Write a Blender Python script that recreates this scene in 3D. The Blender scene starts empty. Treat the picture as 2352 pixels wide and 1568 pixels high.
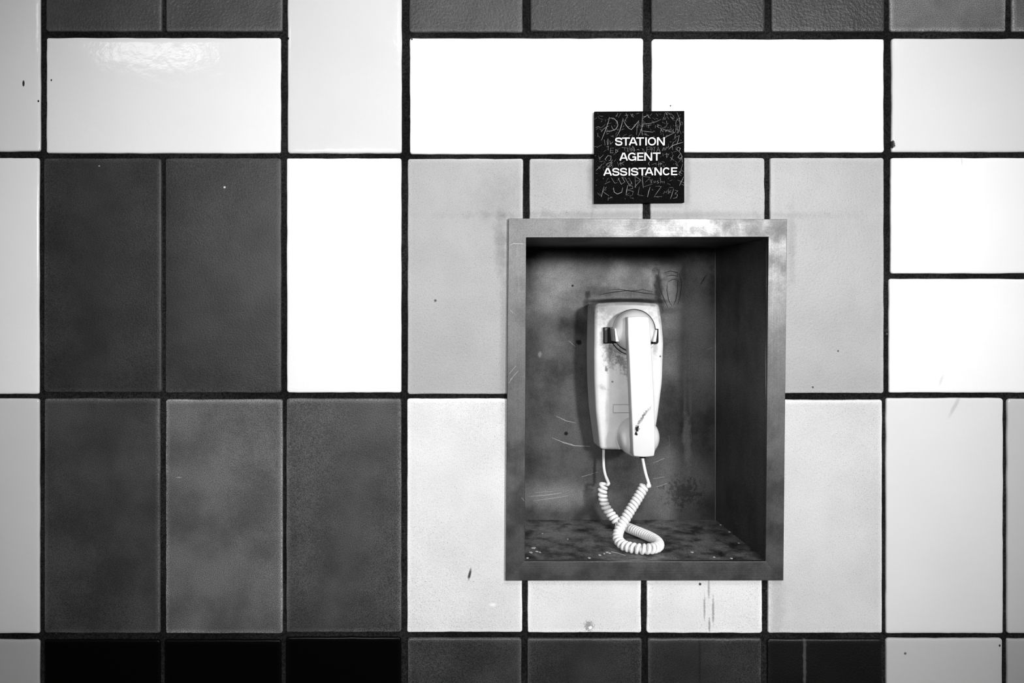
import bpy, bmesh, math, random
from mathutils import Vector, Matrix, noise

# ------------------------------------------------------------------ camera, world, lights, exposure
SC = bpy.context.scene
COL = SC.collection
F = 1818.0                 # focal length in photo pixels; the tiled face stands 1 m from the lens
CX, CY, EYE = 1022.0, 700.0, 1.5
SC.view_settings.view_transform = 'Standard'
SC.view_settings.look = 'None'
SC.view_settings.exposure = 0.0
SC.view_settings.gamma = 1.0
SC.view_settings.use_curve_mapping = False

cam = bpy.data.cameras.new('camera')
cam.sensor_width = 36.0
cam.lens = F / 2352 * 36.0
cam.shift_x = (1176 - CX) / 2352
cam.shift_y = -(784 - CY) / 2352
cam.clip_start = 0.02
cam_o = bpy.data.objects.new('camera', cam)
cam_o.location = (0, -1, EYE)
cam_o.rotation_euler = (math.pi / 2, 0, 0)
COL.objects.link(cam_o)
SC.camera = cam_o

world = bpy.data.worlds.new('station_ambience')
SC.world = world
world.use_nodes = True
world.node_tree.nodes['Background'].inputs[0].default_value = (1, 1, 1, 1)
world.node_tree.nodes['Background'].inputs[1].default_value = 0.03


def aim(o, target):
    o.rotation_euler = (Vector(target) - o.location).to_track_quat('-Z', 'Y').to_euler()


def light(name, kind, loc, target, energy, **kw):
    l = bpy.data.lights.new(name, kind)
    l.energy = energy
    for k, v in kw.items():
        setattr(l, k, v)
    o = bpy.data.objects.new(name, l)
    o.location = loc
    COL.objects.link(o)
    aim(o, target)
    return o


light('unseen_spot', 'SPOT', (1.02, -2.05, 1.84), (0.13, 0, 1.51), 143,
      spot_size=math.radians(49.5), spot_blend=1.0, shadow_soft_size=0.13)  # unseen key light, height and side set from the cast shadows
light('unseen_spot', 'SPOT', (-0.35, -2.25, 1.76), (0.17, 0, 1.47), 84,
      spot_size=math.radians(49.5), spot_blend=1.0, shadow_soft_size=0.16)  # unseen fill, added to soften the handset shadow
light('ceiling_spot', 'SPOT', (0.45, -1.1, 2.80), (0.16, 0, 1.25), 50,
      spot_size=math.radians(70), spot_blend=1.0, shadow_soft_size=0.25)
for i, lx in enumerate((-3.2, -1.45, 0.2, 1.9, 3.6)):
    light('ceiling_tube', 'AREA', (lx, -3.0, 2.88), (lx, -0.6, 1.2), 2.6,
          shape='RECTANGLE', size=0.55, size_y=0.07)

# ------------------------------------------------------------------ helpers


def P(px, py, y=0.0):
    """the place, y metres behind the tile face, seen at photo pixel (px, py)"""
    d = 1.0 + y
    return Vector(((px - CX) / F * d, y, EYE - (py - CY) / F * d))


def link(name, me, m=None, parent=None):
    o = bpy.data.objects.new(name, me)
    COL.objects.link(o)
    if m is not None:
        for mm in (m if isinstance(m, (list, tuple)) else [m]):
            me.materials.append(mm)
    if parent is not None:
        o.parent = parent
        o.matrix_parent_inverse = parent_matrix(parent).inverted()
    return o


def parent_matrix(o):
    m = Matrix.Translation(o.location)
    if o.parent:
        m = parent_matrix(o.parent) @ o.matrix_parent_inverse @ m
    return m


def bm_obj(name, bm, m, parent=None, smooth=False, bevel=0.0, seg=3, angle=35):
    bmesh.ops.recalc_face_normals(bm, faces=bm.faces)
    me = bpy.data.meshes.new(name)
    bm.to_mesh(me)
    bm.free()
    if smooth or bevel:
        for p in me.polygons:
            p.use_smooth = True
    o = link(name, me, m, parent)
    if bevel:
        b = o.modifiers.new('bevel', 'BEVEL')
        b.width = bevel
        b.segments = seg
        b.limit_method = 'ANGLE'
        b.angle_limit = math.radians(angle)
        b.harden_normals = True
    return o


def thing(name, loc, label, cat):
    o = bpy.data.objects.new(name, None)
    o.empty_display_size = 0.05
    o.location = loc
    COL.objects.link(o)
    o['label'] = label
    o['category'] = cat
    return o


def prism(bm, front, back):
    """solid between two equal-length loops"""
    a = [bm.verts.new(v) for v in front]
    b = [bm.verts.new(v) for v in back]
    n = len(a)
    bm.faces.new(a)
    bm.faces.new(b[::-1])
    for i in range(n):
        bm.faces.new((a[i], b[i], b[(i + 1) % n], a[(i + 1) % n]))


def box(bm, x0, x1, y0, y1, z0, z1):
    prism(bm, [(x0, y0, z0), (x1, y0, z0), (x1, y0, z1), (x0, y0, z1)],
          [(x0, y1, z0), (x1, y1, z0), (x1, y1, z1), (x0, y1, z1)])


def tube(bm, pts, r, sides=10, caps=True):
    """sweep a circle along pts with a parallel-transported frame"""
    pts = [Vector(p) for p in pts]
    n = len(pts)
    t0 = (pts[1] - pts[0]).normalized()
    u = t0.orthogonal().normalized()
    prev = None
    for i, p in enumerate(pts):
        t = (pts[min(i + 1, n - 1)] - pts[max(i - 1, 0)]).normalized()
        u = (u - t * u.dot(t)).normalized()
        v = t.cross(u)
        rr = r[i] if isinstance(r, (list, tuple)) else r
        ring = [bm.verts.new(p + (u * math.cos(a) + v * math.sin(a)) * rr)
                for a in (2 * math.pi * k / sides for k in range(sides))]
        if prev:
            for k in range(sides):
                bm.faces.new((prev[k], prev[(k + 1) % sides], ring[(k + 1) % sides], ring[k]))
        elif caps:
            bm.faces.new(ring[::-1])
        prev = ring
    if caps:
        bm.faces.new(prev)


def spline(pts, per=10):
    """Catmull-Rom through pts"""
    pts = [Vector(p) for p in pts]
    q = [pts[0] * 2 - pts[1]] + pts + [pts[-1] * 2 - pts[-2]]
    out = []
    for i in range(1, len(q) - 2):
        a, b, c, d = q[i - 1:i + 3]
        for k in range(per):
            t = k / per
            out.append(0.5 * ((2 * b) + (c - a) * t + (2 * a - 5 * b + 4 * c - d) * t * t
                              + (3 * b - a - 3 * c + d) * t ** 3))
    out.append(pts[-1])
    return out


def lathe(bm, centre, prof, seg=48, axis=Vector((0, 1, 0)), squash=1.0):
    """revolve (offset along axis, radius) pairs; first and last close to a point"""
    u = Vector((1, 0, 0))
    v = Vector((0, 0, 1))
    prev = None
    for off, r in prof:
        c = centre + axis * off
        if r < 1e-6:
            ring = [bm.verts.new(c)]
        else:
            ring = [bm.verts.new(c + u * math.cos(a) * r + v * math.sin(a) * r * squash)
                    for a in (2 * math.pi * k / seg for k in range(seg))]
        if prev:
            for k in range(seg):
                a0, a1 = prev[k % len(prev)], prev[(k + 1) % len(prev)]
                b0, b1 = ring[k % len(ring)], ring[(k + 1) % len(ring)]
                f = []
                for w in (a0, a1, b1, b0):
                    if w not in f:
                        f.append(w)
                if len(f) > 2:
                    bm.faces.new(f)
        prev = ring


# ------------------------------------------------------------------ materials


class Mat:
    def __init__(s, name, rough=0.5, metal=0.0, spec=0.5):
        s.m = bpy.data.materials.new(name)
        s.m.use_nodes = True
        s.nt = s.m.node_tree
        s.b = s.nt.nodes['Principled BSDF']
        s.b.inputs['Roughness'].default_value = rough
        s.b.inputs['Metallic'].default_value = metal
        s.b.inputs['Specular IOR Level'].default_value = spec
        s.pos = s.node('ShaderNodeNewGeometry').outputs['Position']

    def node(s, t, ins=None, **props):
        n = s.nt.nodes.new(t)
        for k, v in props.items():
            setattr(n, k, v)
        for k, v in (ins or {}).items():
            if hasattr(v, 'is_output'):
                s.nt.links.new(v, n.inputs[k])
            else:
                n.inputs[k].default_value = v
        return n

    def math(s, op, a, b=0.0, c=0.0, clamp=False):
        n = s.node('ShaderNodeMath', {0: a, 1: b, 2: c}, operation=op)
        n.use_clamp = clamp
        return n.outputs[0]

    def noise(s, scale, detail=3, rough=0.5, vec=None, distort=0.0):
        n = s.node('ShaderNodeTexNoise', {'Vector': vec or s.pos, 'Scale': scale, 'Detail': detail,
                                          'Roughness': rough, 'Distortion': distort})
        return n.outputs['Fac']

    def stretch(s, sx, sy, sz):
        n = s.node('ShaderNodeMapping', {'Vector': s.pos, 'Scale': (sx, sy, sz)})
        return n.outputs[0]

    def ramp(s, v, a, b, lo=0.0, hi=1.0):
        n = s.node('ShaderNodeMapRange', {0: v, 1: a, 2: b, 3: lo, 4: hi})
        n.interpolation_type = 'SMOOTHSTEP'
        return n.outputs[0]

    def blob(s, px, py, rx, rz, y=0.0, rot=0.0, soft=0.4, distort=0.5, scale=None, dist_noise=None):
        """mask of a stain or painted shade centred where photo pixel (px, py) falls at depth y; radii in photo pixels"""
        c = P(px, py, y)
        k = (1 + y) / F
        mp = s.node('ShaderNodeMapping', {'Vector': s.pos, 'Location': c, 'Rotation': (0, math.radians(rot), 0),
                                          'Scale': (rx * k, 1e3, rz * k)}, vector_type='TEXTURE')
        ln = s.node('ShaderNodeVectorMath', {0: mp.outputs[0]}, operation='LENGTH').outputs['Value']
        if distort:
            nz = dist_noise or s.noise(scale or 90, 4, 0.6)
            ln = s.math('ADD', ln, s.math('MULTIPLY', s.math('SUBTRACT', nz, 0.5), distort * 2.5))
        return s.ramp(ln, 1 - soft, 1 + soft, 1.0, 0.0)

    def mixv(s, fac, a, b):
        n = s.node('ShaderNodeMix', {0: fac, 2: a, 3: b}, data_type='FLOAT')
        return n.outputs[0]

    def grey(s, v):
        n = s.node('ShaderNodeCombineColor', {0: v, 1: v, 2: v})
        s.nt.links.new(n.outputs[0], s.b.inputs['Base Color'])

    def rough(s, v):
        s.nt.links.new(v, s.b.inputs['Roughness'])

    def bump(s, h, dist, strength=1.0):
        n = s.node('ShaderNodeBump', {'Height': h, 'Distance': dist, 'Strength': strength})
        s.nt.links.new(n.outputs[0], s.b.inputs['Normal'])

    def attr(s, name):
        return s.node('ShaderNodeAttribute', attribute_name=name).outputs['Fac']


def simple(name, g, rough=0.5, metal=0.0, spec=0.5):
    a = Mat(name, rough, metal, spec)
    a.b.inputs['Base Color'].default_value = (g, g, g, 1)
    return a.m


def tile_mat(name, rough, cloud, cloud_scale, grain, edge_gain, bump_d, bump_scale, speck=0.0, spec=0.5, stains_shade=()):
    a = Mat(name, rough, 0, spec)
    v = a.attr('glaze')
    if cloud:
        c = a.noise(cloud_scale, 4, 0.55)
        v = a.math('MULTIPLY', v, a.ramp(c, 0.3, 0.7, 1 - cloud, 1 + cloud))
    g = a.noise(1300, 1, 0.5)
    v = a.math('MULTIPLY', v, a.ramp(g, 0.36, 0.64, 1 - grain, 1 + grain))
    if speck:
        sp = a.noise(760, 2, 0.6)
        m = a.ramp(sp, 0.60, 0.70)
        v = a.math('MULTIPLY', v, a.math('SUBTRACT', 1.0, a.math('MULTIPLY', m, speck)))
    # glaze thins along the arris
    e = a.attr('arris')
    v = a.math('MULTIPLY', v, a.math('ADD', 1.0, a.math('MULTIPLY', e, edge_gain)))
    for st in stains_shade:
        kw = dict(st)
        amt = kw.pop('amount')
        tgt = kw.pop('to', 0.03)
        v = a.mixv(a.math('MULTIPLY', a.blob(**kw), amt), v, tgt)
    a.grey(v)
    if bump_d:
        n1 = a.noise(bump_scale, 3, 0.55)
        n2 = a.noise(14, 2, 0.5)
        a.bump(a.math('ADD', n1, a.math('MULTIPLY', n2, 3.0)), bump_d)
    return a.m


M_WHITE = tile_mat('white_glazed_tile', 0.11, 0.015, 9, 0.015, 0.0, 0.0002, 90, spec=0.35, stains_shade=[
    dict(px=54, py=192, rx=2.5, rz=7, amount=1.0, distort=0.3, soft=0.2),
    dict(px=118, py=184, rx=1.6, rz=2.4, amount=1.0, distort=0.2, soft=0.2),
    dict(px=88, py=232, rx=2, rz=2.4, amount=1.0, distort=0.2, soft=0.2),
    dict(px=662, py=88, rx=2, rz=3, amount=1.0, distort=0.3, soft=0.2),
    dict(px=946, py=90, rx=2, rz=2, amount=1.0, distort=0.2, soft=0.2),
    dict(px=2051, py=331, rx=6, rz=8, amount=1.0, distort=0.8, soft=0.2, scale=400),
    dict(px=2193, py=932, rx=4, rz=26, rot=28, amount=0.22, distort=0.4, soft=0.6),
    dict(px=2162, py=873, rx=3, rz=12, rot=20, amount=0.15, distort=0.4, soft=0.6),
    dict(px=2209, py=129 + 240, rx=2, rz=9, amount=0.2, distort=0.4, soft=0.5),
    dict(px=1345, py=240, rx=30, rz=60, amount=0.10, distort=0.8, soft=0.9),  # halo around the sign: occlusion shade painted in with dirt, next entries too
    dict(px=1470, py=236, rx=110, rz=14, amount=0.14, distort=0.8, soft=0.9),
    dict(px=1580, py=330, rx=14, rz=80, amount=0.16, distort=0.8, soft=0.9),
    dict(px=1540, py=243, rx=1.5, rz=1.5, amount=1.0, distort=0.1, soft=0.2),
    dict(px=2296, py=1482, rx=2.4, rz=3, amount=1.0, distort=0.2, soft=0.2),
    dict(px=2079, py=1500, rx=3, rz=3, amount=0.8, distort=0.3, soft=0.3),
])
M_SPECK = tile_mat('speckled_grey_tile', 0.42, 0.06, 12, 0.10, 0.32, 0.0003, 300, speck=0.45, spec=0.3, stains_shade=[
    dict(px=1079, py=1317, rx=3.4, rz=12, rot=12, amount=0.95, distort=0.5, soft=0.4),
    dict(px=1132, py=1388, rx=7, rz=4, amount=0.9, to=0.9, distort=0.6, soft=0.8),
    dict(px=1353, py=1437, rx=10, rz=11, amount=0.55, distort=1.4, soft=0.25, scale=500),
    dict(px=1356, py=1441, rx=4, rz=4, amount=1.0, to=0.95, distort=0.8, soft=0.25, scale=500),
    dict(px=1628, py=1352, rx=2.6, rz=22, amount=0.45, distort=0.7, soft=0.5, scale=350),
    dict(px=1618, py=1395, rx=2.2, rz=26, amount=0.5, distort=0.8, soft=0.5, scale=350),
    dict(px=1638, py=1402, rx=2.6, rz=30, amount=0.5, distort=0.8, soft=0.5, scale=350),
    dict(px=1629, py=1436, rx=2.2, rz=18, amount=0.55, distort=0.8, soft=0.4, scale=350),
    dict(px=1608, py=1341, rx=3, rz=3, amount=1.0, distort=0.2, soft=0.3),
    dict(px=1784, py=1400, rx=16, rz=60, amount=0.18, distort=1.0, soft=0.9),
    dict(px=1150, py=560, rx=12, rz=60, amount=0.35, distort=0.9, soft=0.9),  # occlusion shade and dirt painted left of the frame
    dict(px=1140, py=450, rx=60, rz=50, amount=0.14, distort=0.9, soft=0.9),
    dict(px=1158, py=780, rx=8, rz=180, amount=0.25, distort=0.6, soft=0.9),  # same painted shade and dirt, further down the frame's left edge
    dict(px=1480, py=494, rx=320, rz=8, amount=0.30, distort=0.9, soft=0.9),  # shade and dirt painted along the frame's top edge
    dict(px=1360, py=410, rx=9, rz=60, amount=0.45, distort=0.9, soft=0.9),  # shade and dirt painted down both sides of the sign, with the next
    dict(px=1578, py=410, rx=7, rz=60, amount=0.35, distort=0.9, soft=0.9),
    dict(px=1000, py=690, rx=3, rz=3, amount=0.9, distort=0.2, soft=0.3),
    dict(px=1818, py=560, rx=9, rz=70, amount=0.25, distort=0.8, soft=0.9),  # painted shade and dirt right of the frame
    dict(px=1925, py=806, rx=2.2, rz=2.2, amount=0.9, distort=0.2, soft=0.3),
    dict(px=1867, py=889, rx=2.2, rz=2.2, amount=0.9, distort=0.2, soft=0.3),
])
M_DARK = tile_mat('dark_glazed_tile', 0.42, 0.30, 15, 0.60, 1.3, 0.00022, 420, spec=0.32, stains_shade=[
    dict(px=1607, py=1520, rx=3, rz=60, amount=0.5, to=0.005, distort=0.5, soft=0.5),
    dict(px=1848, py=1520, rx=3.4, rz=60, amount=0.5, to=0.11, distort=0.9, soft=0.6),
    dict(px=516, py=430, rx=2.5, rz=2.5, amount=1.0, to=0.6, distort=0.4, soft=0.3),
    dict(px=228, py=381, rx=2, rz=1.5, amount=0.8, to=0.4, distort=0.4, soft=0.3),
    dict(px=411, py=1096, rx=6, rz=1.6, amount=0.8, to=0.3, distort=0.4, soft=0.3),
])
M_HAMMER = tile_mat('dark_hammered_tile', 0.36, 0.18, 14, 0.22, 0.6, 0.0009, 300, spec=0.35)
M_BLACK = tile_mat('black_glazed_tile', 0.25, 0.0, 10, 0.0, 1.2, 0.0, 100, spec=0.1)

_g = Mat('dark_grout', 0.9, 0, 0.1)
_v = _g.ramp(_g.noise(520, 3, 0.7), 0.3, 0.75, 0.003, 0.026)
_v = _g.math('MULTIPLY', _v, _g.ramp(_g.noise(7, 3, 0.6), 0.35, 0.65, 0.5, 1.3))
_v = _g.mixv(_g.ramp(_g.noise(40, 4, 0.7), 0.66, 0.74), _v, 0.10)
_g.grey(_v)
_g.bump(_g.noise(700, 3, 0.7), 0.0012)
M_GROUT = _g.m


def steel(name, base, rough, metal, dirt, stains_shade=(), brush=(4, 4, 260), grain=0.25, fine=1100, dirt_scale=16, dirt_lo=0.010):
    a = Mat(name, rough, metal, 0.4)
    v = a.ramp(a.noise(1.0, 3, 0.6, a.stretch(*brush)), 0.3, 0.7, base * 0.92, base * 1.07)
    d = a.ramp(a.noise(dirt_scale, 6, 0.62), 0.36, 0.70)
    v = a.mixv(a.math('MULTIPLY', d, dirt), v, dirt_lo)
    for st in stains_shade:
        kw = dict(st)
        amt = kw.pop('amount')
        tgt = kw.pop('to', 0.004)
        v = a.mixv(a.math('MULTIPLY', a.blob(**kw), amt), v, tgt)
    v = a.math('MULTIPLY', v, a.ramp(a.noise(fine, 1, 0.5), 0.36, 0.64, 1 - grain, 1 + grain))
    a.grey(v)
    r = a.ramp(a.noise(dirt_scale * 1.5, 5, 0.6), 0.3, 0.7, rough - 0.06, rough + 0.14)
    a.rough(r)
    a.bump(a.noise(1.0, 2, 0.5, a.stretch(*brush)), 0.00008)
    return a.m


BACK = 0.1926              # depth of the recess
M_FRAME_H = steel('brushed_steel_rail', 0.130, 0.38, 0.85, 0.30, brush=(6, 6, 1400), grain=0.12, dirt_lo=0.08)
M_FRAME_V = steel('brushed_steel_stile', 0.125, 0.38, 0.85, 0.40, brush=(1400, 6, 6), grain=0.12, dirt_lo=0.05)
M_BACKP = steel('stained_shaded_steel_back', 0.088, 0.50, 0.65, 0.88, brush=(30, 4, 6), grain=0.30, dirt_scale=11, stains_shade=[
    dict(px=1420, py=588, rx=260, rz=24, y=BACK, amount=0.75, distort=0.7, soft=0.9, scale=25),  # shadow of the top lip painted across the panel
    dict(px=1235, py=620, rx=34, rz=60, y=BACK, amount=0.7, distort=0.9, soft=0.8, scale=40),
    dict(px=1290, py=650, rx=70, rz=60, y=BACK, amount=0.45, to=0.251, distort=0.7, soft=0.9, scale=25),
    dict(px=1440, py=640, rx=90, rz=34, y=BACK, amount=0.35, to=0.243, distort=0.7, soft=0.9, scale=30),
    dict(px=1540, py=590, rx=60, rz=26, y=BACK, amount=0.7, distort=0.8, soft=0.7, scale=60),
    dict(px=1512, py=660, rx=9, rz=44, y=BACK, rot=-5, amount=0.85, distort=0.9, soft=0.6, scale=120),
    dict(px=1566, py=650, rx=8, rz=48, y=BACK, rot=8, amount=0.65, distort=0.9, soft=0.6, scale=120),
    dict(px=1541, py=628, rx=24, rz=4, y=BACK, amount=0.2, distort=0.7, soft=0.4, scale=150),
    dict(px=1541, py=641, rx=26, rz=4, y=BACK, amount=0.2, distort=0.7, soft=0.4, scale=150),
    dict(px=1540, py=668, rx=14, rz=30, y=BACK, amount=0.35, to=0.243, distort=0.6, soft=0.6, scale=80),
    dict(px=1540, py=712, rx=26, rz=7, y=BACK, amount=0.6, distort=0.9, soft=0.6, scale=120),
    dict(px=1430, py=672, rx=86, rz=7, y=BACK, amount=0.35, distort=1.0, soft=0.7, scale=90),
    dict(px=1350, py=676, rx=6, rz=9, y=BACK, amount=0.6, distort=0.9, soft=0.5, scale=120),
    dict(px=1400, py=662, rx=60, rz=4, y=BACK, amount=0.2, distort=1.0, soft=0.7, scale=90),
    dict(px=1635, py=660, rx=7, rz=50, y=BACK, amount=0.9, distort=0.8, soft=0.4, scale=120),
    dict(px=1618, py=640, rx=3, rz=16, y=BACK, rot=30, amount=0.9, distort=0.6, soft=0.4, scale=200),
    dict(px=1600, py=760, rx=44, rz=130, y=BACK, amount=0.75, to=0.243, distort=0.6, soft=0.9, scale=18),
    dict(px=1270, py=1140, rx=100, rz=26, y=BACK, amount=0.55, to=0.275, distort=0.7, soft=0.9, scale=30),
    dict(px=1560, py=1110, rx=70, rz=70, y=BACK, amount=0.5, to=0.203, distort=0.6, soft=0.9, scale=20),
    dict(px=1330, py=786, rx=6, rz=6, y=BACK, amount=1.0, distort=0.5, soft=0.4, scale=150),
    dict(px=1300, py=995, rx=4.5, rz=4.5, y=BACK, amount=1.0, distort=0.3, soft=0.3),
    dict(px=1315, py=656, rx=2.4, rz=2.4, y=BACK, amount=1.0, distort=0.3, soft=0.3),
    dict(px=1240, py=814, rx=4, rz=6, y=BACK, amount=0.5, to=0.243, distort=0.6, soft=0.4),
    dict(px=1569, py=1130, rx=32, rz=24, y=BACK, amount=0.5, distort=2.4, soft=0.5, scale=210),
    dict(px=1438, py=692, rx=86, rz=7, y=BACK, amount=0.97, to=0.0008, distort=0.15, soft=0.35),  # gap shadow above the phone, painted near black
    dict(px=1347, py=702, rx=7, rz=16, y=BACK, rot=0, amount=0.7, distort=0.2, soft=0.7),  # phone's shadow painted in at its upper left corner
    dict(px=1573, py=900, rx=4, rz=110, y=BACK, amount=0.2, to=0.243, distort=1.1, soft=0.7, scale=60),
    dict(px=1585, py=880, rx=3, rz=110, y=BACK, amount=0.2, to=0.243, distort=1.1, soft=0.7, scale=60),
    dict(px=1578, py=1010, rx=8, rz=60, y=BACK, amount=0.50, to=0.243, distort=1.3, soft=0.5, scale=70),
    dict(px=1535, py=940, rx=16, rz=70, y=BACK, amount=0.5, distort=0.8, soft=0.8, scale=50),
])
M_SHELF = steel('dirty_steel_shelf', 0.24, 0.5, 0.6, 0.97, brush=(40, 40, 40), grain=0.40, fine=900, dirt_scale=38)
M_SIDE = steel('dark_steel_side', 0.12, 0.42, 0.7, 0.55, brush=(30, 40, 6), grain=0.5, fine=900, dirt_scale=9)

_p = Mat('ivory_plastic_housing', 0.34, 0, 0.45)
_v = _p.ramp(_p.noise(30, 4, 0.6), 0.3, 0.7, 0.80, 0.90)
PH = 0.134
for st in (
    dict(px=1400, py=812, rx=12, rz=26, y=PH, rot=-12, amount=0.60, distort=1.5, soft=0.8, scale=330),  # dirt streaks under the left hook, its shadow painted in with them
    dict(px=1428, py=832, rx=9, rz=26, y=PH, rot=-25, amount=0.70, distort=1.5, soft=0.8, scale=330),
    dict(px=1414, py=800, rx=28, rz=12, y=PH, rot=20, amount=0.50, distort=1.2, soft=0.8, scale=260),
    dict(px=1392, py=848, rx=2.5, rz=7, y=PH, rot=-15, amount=0.8, distort=0.9, soft=0.5, scale=300),
    dict(px=1406, py=876, rx=2.2, rz=2.2, y=PH, amount=0.8, distort=0.3, soft=0.4),
    dict(px=1516, py=818, rx=2, rz=2, y=PH, amount=0.9, distort=0.3, soft=0.4),
    dict(px=1504, py=800, rx=5, rz=16, y=PH, amount=0.45, distort=1.0, soft=0.7, scale=160),
    dict(px=1384, py=890, rx=9, rz=4, y=PH, rot=25, amount=0.30, distort=1.5, soft=0.6, scale=200),
    dict(px=1394, py=940, rx=3, rz=30, y=PH, amount=0.22, distort=1.2, soft=0.8, scale=160),
    dict(px=1440, py=705, rx=95, rz=34, y=PH, amount=0.62, distort=0.8, soft=0.8, scale=160),  # shade over the housing top, put into the colour
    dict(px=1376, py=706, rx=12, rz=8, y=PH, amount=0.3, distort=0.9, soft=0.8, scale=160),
):
    kw = dict(st)
    amt = kw.pop('amount')
    _v = _p.mixv(_p.math('MULTIPLY', _p.blob(**kw), amt), _v, 0.06)
_v = _p.math('MULTIPLY', _v, _p.ramp(_p.noise(1400, 1, 0.5), 0.25, 0.75, 0.94, 1.05))
_p.grey(_v)
M_PHONE = _p.m
_p = Mat('white_plastic_handset', 0.30, 0, 0.45)
_v = _p.ramp(_p.noise(30, 4, 0.6), 0.3, 0.7, 0.84, 0.88)
for st in (
    dict(px=1463, py=984, rx=4.6, rz=7, y=0.078, rot=10, amount=1.0, distort=1.0, soft=0.3, scale=400),
    dict(px=1461, py=996, rx=3.2, rz=4.6, y=0.078, amount=1.0, distort=0.8, soft=0.3, scale=400),
    dict(px=1471, py=964, rx=3, rz=20, y=0.078, rot=30, amount=0.6, distort=1.4, soft=0.5, scale=420),
    dict(px=1482, py=948, rx=2.5, rz=16, y=0.078, rot=42, amount=0.45, distort=1.6, soft=0.5, scale=420),
):
    kw = dict(st)
    amt = kw.pop('amount')
    _v = _p.mixv(_p.math('MULTIPLY', _p.blob(**kw), amt), _v, 0.01)
_p.grey(_v)
M_HANDSET = _p.m
M_CORD = simple('white_vinyl_cord', 0.93, 0.42, 0, 0.4)
M_HOOK = simple('black_hook_plastic', 0.004, 0.45, 0, 0.15)
M_CHROME = simple('worn_chrome', 0.75, 0.22, 1.0)
M_WORN = simple('worn_bright_prong', 0.8, 0.35, 0.2)
M_RUBBER_SHADE = simple('black_rubber_and_shade', 0.01, 0.6, 0, 0.2)  # rubber grommets; also the black of painted shade
M_CARD = simple('clear_card_window', 0.82, 0.15, 0, 0.5)
_s = Mat('black_enamel_plate', 0.6, 0, 0.02)
_v = _s.ramp(_s.noise(1300, 2, 0.6), 0.45, 0.72, 0.0006, 0.014)
_s.grey(_v)
M_SIGN = _s.m
M_LETTER = simple('white_sign_lettering', 0.9, 0.5, 0, 0.3)
M_SCR = simple('scratched_enamel', 0.34, 0.6, 0, 0.2)
M_SCR2 = simple('faintly_scratched_enamel', 0.13, 0.6, 0, 0.2)
M_SCRST = simple('bright_scratch_in_steel', 0.60, 0.5, 0.2)
M_DRIP = simple('pale_mineral_drip', 0.11, 0.6, 0.3)
M_SCUFF = simple('dark_scuff', 0.008, 0.7, 0.2)
M_PAINT = simple('dried_white_paint', 0.50, 0.7)
_f = Mat('station_floor', 0.6, 0, 0.3)
_f.grey(_f.ramp(_f.noise(60, 4, 0.6), 0.3, 0.7, 0.03, 0.07))
_c = Mat('station_ceiling', 0.8, 0, 0.3)
_c.grey(_c.ramp(_c.noise(8, 4, 0.6), 0.3, 0.7, 0.40, 0.50))

# ------------------------------------------------------------------ the tiled wall
X0W, X1W = -2.2, 2.6
HX0, HX1 = P(1204, 0).x - 0.0025, P(1765, 0).x + 0.0025
HZ0, HZ1 = P(0, 1290).z - 0.0025, P(0, 544).z + 0.0025
CEIL = 2.95
GY = 0.0030
bm = bmesh.new()


def slab_with_hole(bm, y0, y1):
    o = [(X0W, 0), (X1W, 0), (X1W, CEIL), (X0W, CEIL)]
    h = [(HX0, HZ0), (HX1, HZ0), (HX1, HZ1), (HX0, HZ1)]
    V = {}
    for tag, ring in (('o', o), ('h', h)):
        for yy in (y0, y1):
            V[tag, yy] = [bm.verts.new((x, yy, z)) for x, z in ring]
    for k in range(4):
        j = (k + 1) % 4
        bm.faces.new((V['o', y0][k], V['o', y0][j], V['h', y0][j], V['h', y0][k]))
        bm.faces.new((V['o', y1][k], V['h', y1][k], V['h', y1][j], V['o', y1][j]))
        bm.faces.new((V['o', y0][k], V['o', y1][k], V['o', y1][j], V['o', y0][j]))
        bm.faces.new((V['h', y0][k], V['h', y0][j], V['h', y1][j], V['h', y1][k]))


slab_with_hole(bm, GY, 0.24)
wall = bm_obj('wall_back', bm, M_GROUT)
wall['kind'] = 'structure'

W, S_, D, H, B = 0, 1, 2, 3, 4       # glaze kinds
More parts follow.
